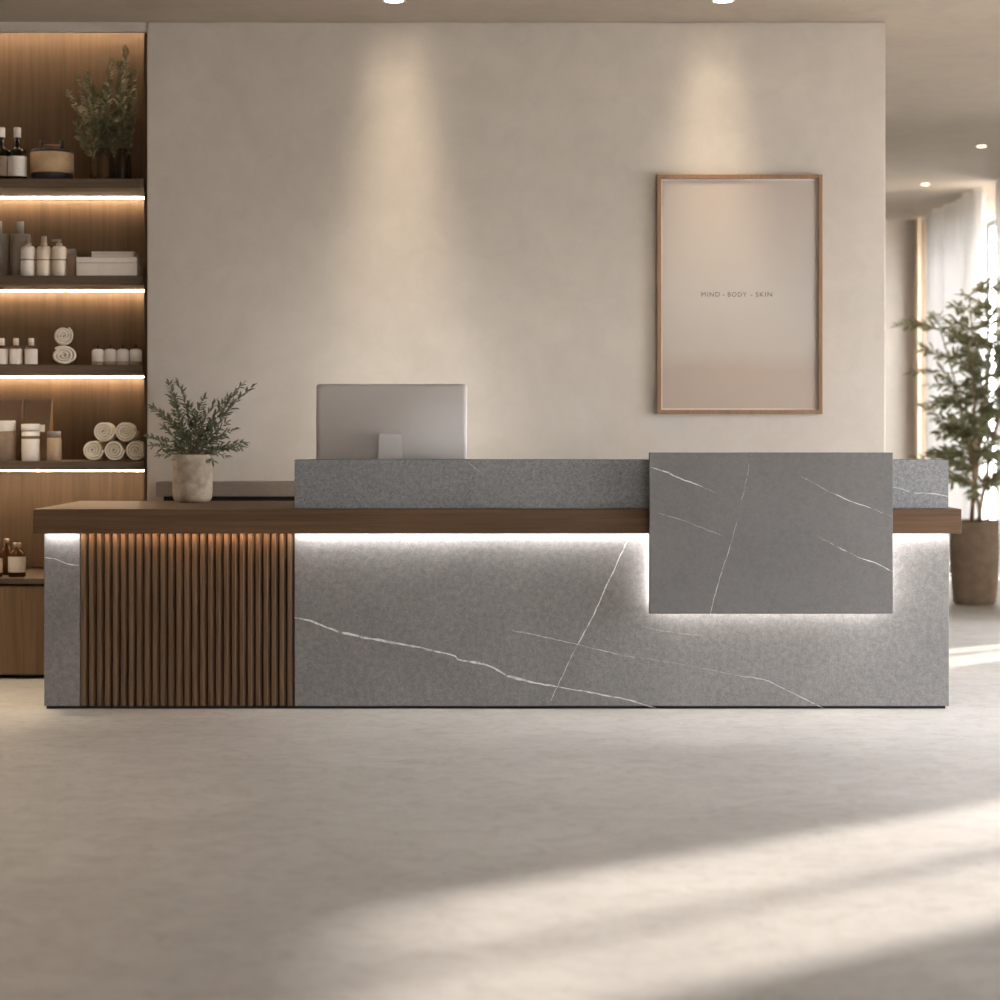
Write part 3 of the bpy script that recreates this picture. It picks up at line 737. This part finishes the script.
# -- amber bottles on the base cabinet
def amber(px, rr, hh_, label, Z, lab=True):
    b = thing('amber_bottle', label, 'bottle', (wx(px, Z), wy(Z), btop), group='amber bottles on the base cabinet')
    s_ = Z/F; r = rr*s_; H = hh_*s_
    MB().lathe([(r*.92, 0), (r, .003), (r, H*.62), (r*.8, H*.72), (r*.42, H*.80), (r*.40, H*.86)], seg=28).build('body', 'amber_glass', b)
    MB().lathe([(r*.46, H*.86), (r*.46, H*.985), (r*.4, H)], seg=20).build('cap', 'tan_plastic', b)
    if lab: MB().lathe([(r*1.012, H*.14), (r*1.012, H*.60)], seg=28, cap=False).build('paper_label', 'white_paper', b)
amber(17, 8.6, 34, 'amber bottle with white label nearest the stone desk', 9.06); amber(6.8, 6, 36, 'slim unlabelled amber bottle behind two labelled ones', 9.18, False); amber(-3.2, 5.5, 31, 'amber bottle cut by the photo edge on the base cabinet', 9.06)

# ------------------------------------------------------------------ curtains
def curtain(name, label, p0, p1, z0, z1, mat, folds, amp, parent=None):
    mb = MB(); n = folds*10; a, b = Vector(p0), Vector(p1); d = (b-a); nn = Vector((-d.y, d.x)).normalized()
    cols = []
    for i in range(n+1):
        t = i/n; p = a + d*t; ph = t*folds*2*PI + .9*math.sin(t*7)
        k = amp*(.7+.3*math.sin(t*11)); q = p + nn*math.sin(ph)*k
        q2 = p + nn*math.sin(ph)*k*1.15
        cols.append((mb.bm.verts.new((q.x, q.y, z1)), mb.bm.verts.new((q2.x, q2.y, z0))))
    for u, v in zip(cols, cols[1:]): mb.face([u[0], v[0], v[1], u[1]], True)
    c = thing(name, label, 'curtain', (0, 0, 0))
    mb.build('fabric', mat, c, fix=False)
    lo, hi = min(a, b, key=lambda v: v.y), max(a, b, key=lambda v: v.y)
    MB().box(min(a.x, b.x)-.012, max(a.x, b.x)+.012, lo.y-.005, hi.y+.005, z1, ZC).build('track', 'white_metal', c)
    return c
curtain('sheer_curtain', 'sheer white full-length curtain in the corner beside the beige drape', (3.72, 7.42), (3.72, 9.38), .01, ZC-.006, 'sheer_white', 6, .075)
curtain('sheer_curtain', 'sheer white curtain on the window side of the tall plant', (3.72, 3.25), (3.72, 6.95), .01, ZC-.006, 'sheer_white', 10, .075)
curtain('drape', 'beige full-length drape hanging in the far room corner', (3.64, 9.58), (3.79, 9.58), .01, ZC-.006, 'drape_beige', 3, .03)

# ------------------------------------------------------------------ ceiling lights
def downlight(px, py, Z, dia, label):
    x = wx(px, Z)
    return downlight_at(x, wy(Z), dia, label)
def downlight_at(x, y, dia, label):
    c = thing('ceiling_light', label, 'ceiling light', (x, y, ZC), group='recessed ceiling lights')
    r = dia/2
    MB().lathe([(r*1.0, .0), (r*1.22, 0), (r*1.22, -.003), (r*1.0, -.004), (r*1.0, 0)], seg=32, cap=False).build('trim_ring', 'white_metal', c)
    MB().lathe([(0, -.0022), (r*1.0, -.0022), (r*1.0, -.0005)], seg=32, cap=False).build('lens', 'lamp_disc', c)
    return c
def lamp(name, kind, loc, energy, color, **kw):
    l = bpy.data.lights.new(name, kind); l.energy = energy; l.color = color
    for k, v in kw.items(): setattr(l, k, v)
    o = bpy.data.objects.new(name, l); COL.objects.link(o); o.location = loc; return o
def aim(o, target):
    o.rotation_euler = (Vector(target) - Vector(o.location)).to_track_quat('-Z', 'Y').to_euler()
WARM = (1.0, .84, .62)
ZL = 8.64
for px, l in ((394, 'recessed ceiling light shining down the wall above the monitor'), (723, 'recessed ceiling light shining down the wall above the framed poster')):
    downlight(px, 0, ZL, .082, l)
    for drop, half, en in ((.20, 26, 2.6), (.40, 25, 6), (.72, 23, 11), (1.1, 20, 16), (1.6, 17, 20)):     # elongated wall-wash optic
        sp = lamp('spot_beam', 'SPOT', (wx(px, ZL), wy(ZL), ZC-.012), en, WARM, spot_size=math.radians(2*half), spot_blend=1.0, shadow_soft_size=.03)
        aim(sp, (wx(px, ZL), wy(ZW), ZC-drop))
for px, py, l in ((925.5, 184, 'recessed ceiling light nearest the far wall'), (981.5, 146, 'recessed ceiling light nearest the window wall, above the tall plant')):
    Z = (ZC-CAMH)*F/(HY-py); downlight(px, py, Z, .060, l)
    sp = lamp('ceiling_beam', 'SPOT', (wx(px, Z), wy(Z), ZC-.012), 25, WARM, spot_size=math.radians(110), spot_blend=.8, shadow_soft_size=.04)

# unseen light added over the aisle to warm the floor and shelving
downlight_at(-2.28, wy(8.33), .082, 'unseen ceiling light added over the aisle in front of the shelving')
sp = lamp('aisle_fill_beam', 'SPOT', (-2.28, wy(8.33), ZC-.012), 170, WARM, spot_size=math.radians(58), spot_blend=1.0, shadow_soft_size=.04)
aim(sp, (-2.3, wy(8.6), 0))

# ------------------------------------------------------------------ daylight
sun = lamp('sun', 'SUN', (8, 6, 6), 7.0, (1.0, .94, .86), angle=math.radians(2.6))
el = math.radians(25.5); hd = Vector((-.8, -.6)).normalized()
sun.rotation_euler = Vector((hd.x*math.cos(el), hd.y*math.cos(el), -math.sin(el))).to_track_quat('-Z', 'Y').to_euler()
w = bpy.data.worlds.new('sky'); sc.world = w; w.use_nodes = True
bg = w.node_tree.nodes['Background']; bg.inputs[0].default_value = (.91, .945, 1.0, 1); bg.inputs[1].default_value = 16.0

# ------------------------------------------------------------------ camera
cam = bpy.data.cameras.new('camera'); co = bpy.data.objects.new('camera', cam); COL.objects.link(co)
co.location = (0, -8, CAMH); co.rotation_euler = (PI/2, 0, 0)
cam.sensor_width = 36; cam.sensor_fit = 'HORIZONTAL'; cam.lens = 72; cam.shift_y = -(500-HY)/1000.0
cam.dof.use_dof = True; cam.dof.focus_distance = 7.95; cam.dof.aperture_fstop = 2.1
cam.clip_end = 100
sc.camera = co
vs = sc.view_settings; vs.view_transform = 'Standard'; vs.look = 'None'; vs.gamma = 1; vs.exposure = 0.33; vs.use_curve_mapping = False
sc.cycles.max_bounces = 10; sc.cycles.diffuse_bounces = 6; sc.cycles.transparent_max_bounces = 12; sc.cycles.sample_clamp_indirect = 6.0
sc.cycles.use_denoising = True; sc.cycles.caustics_reflective = False; sc.cycles.caustics_refractive = False
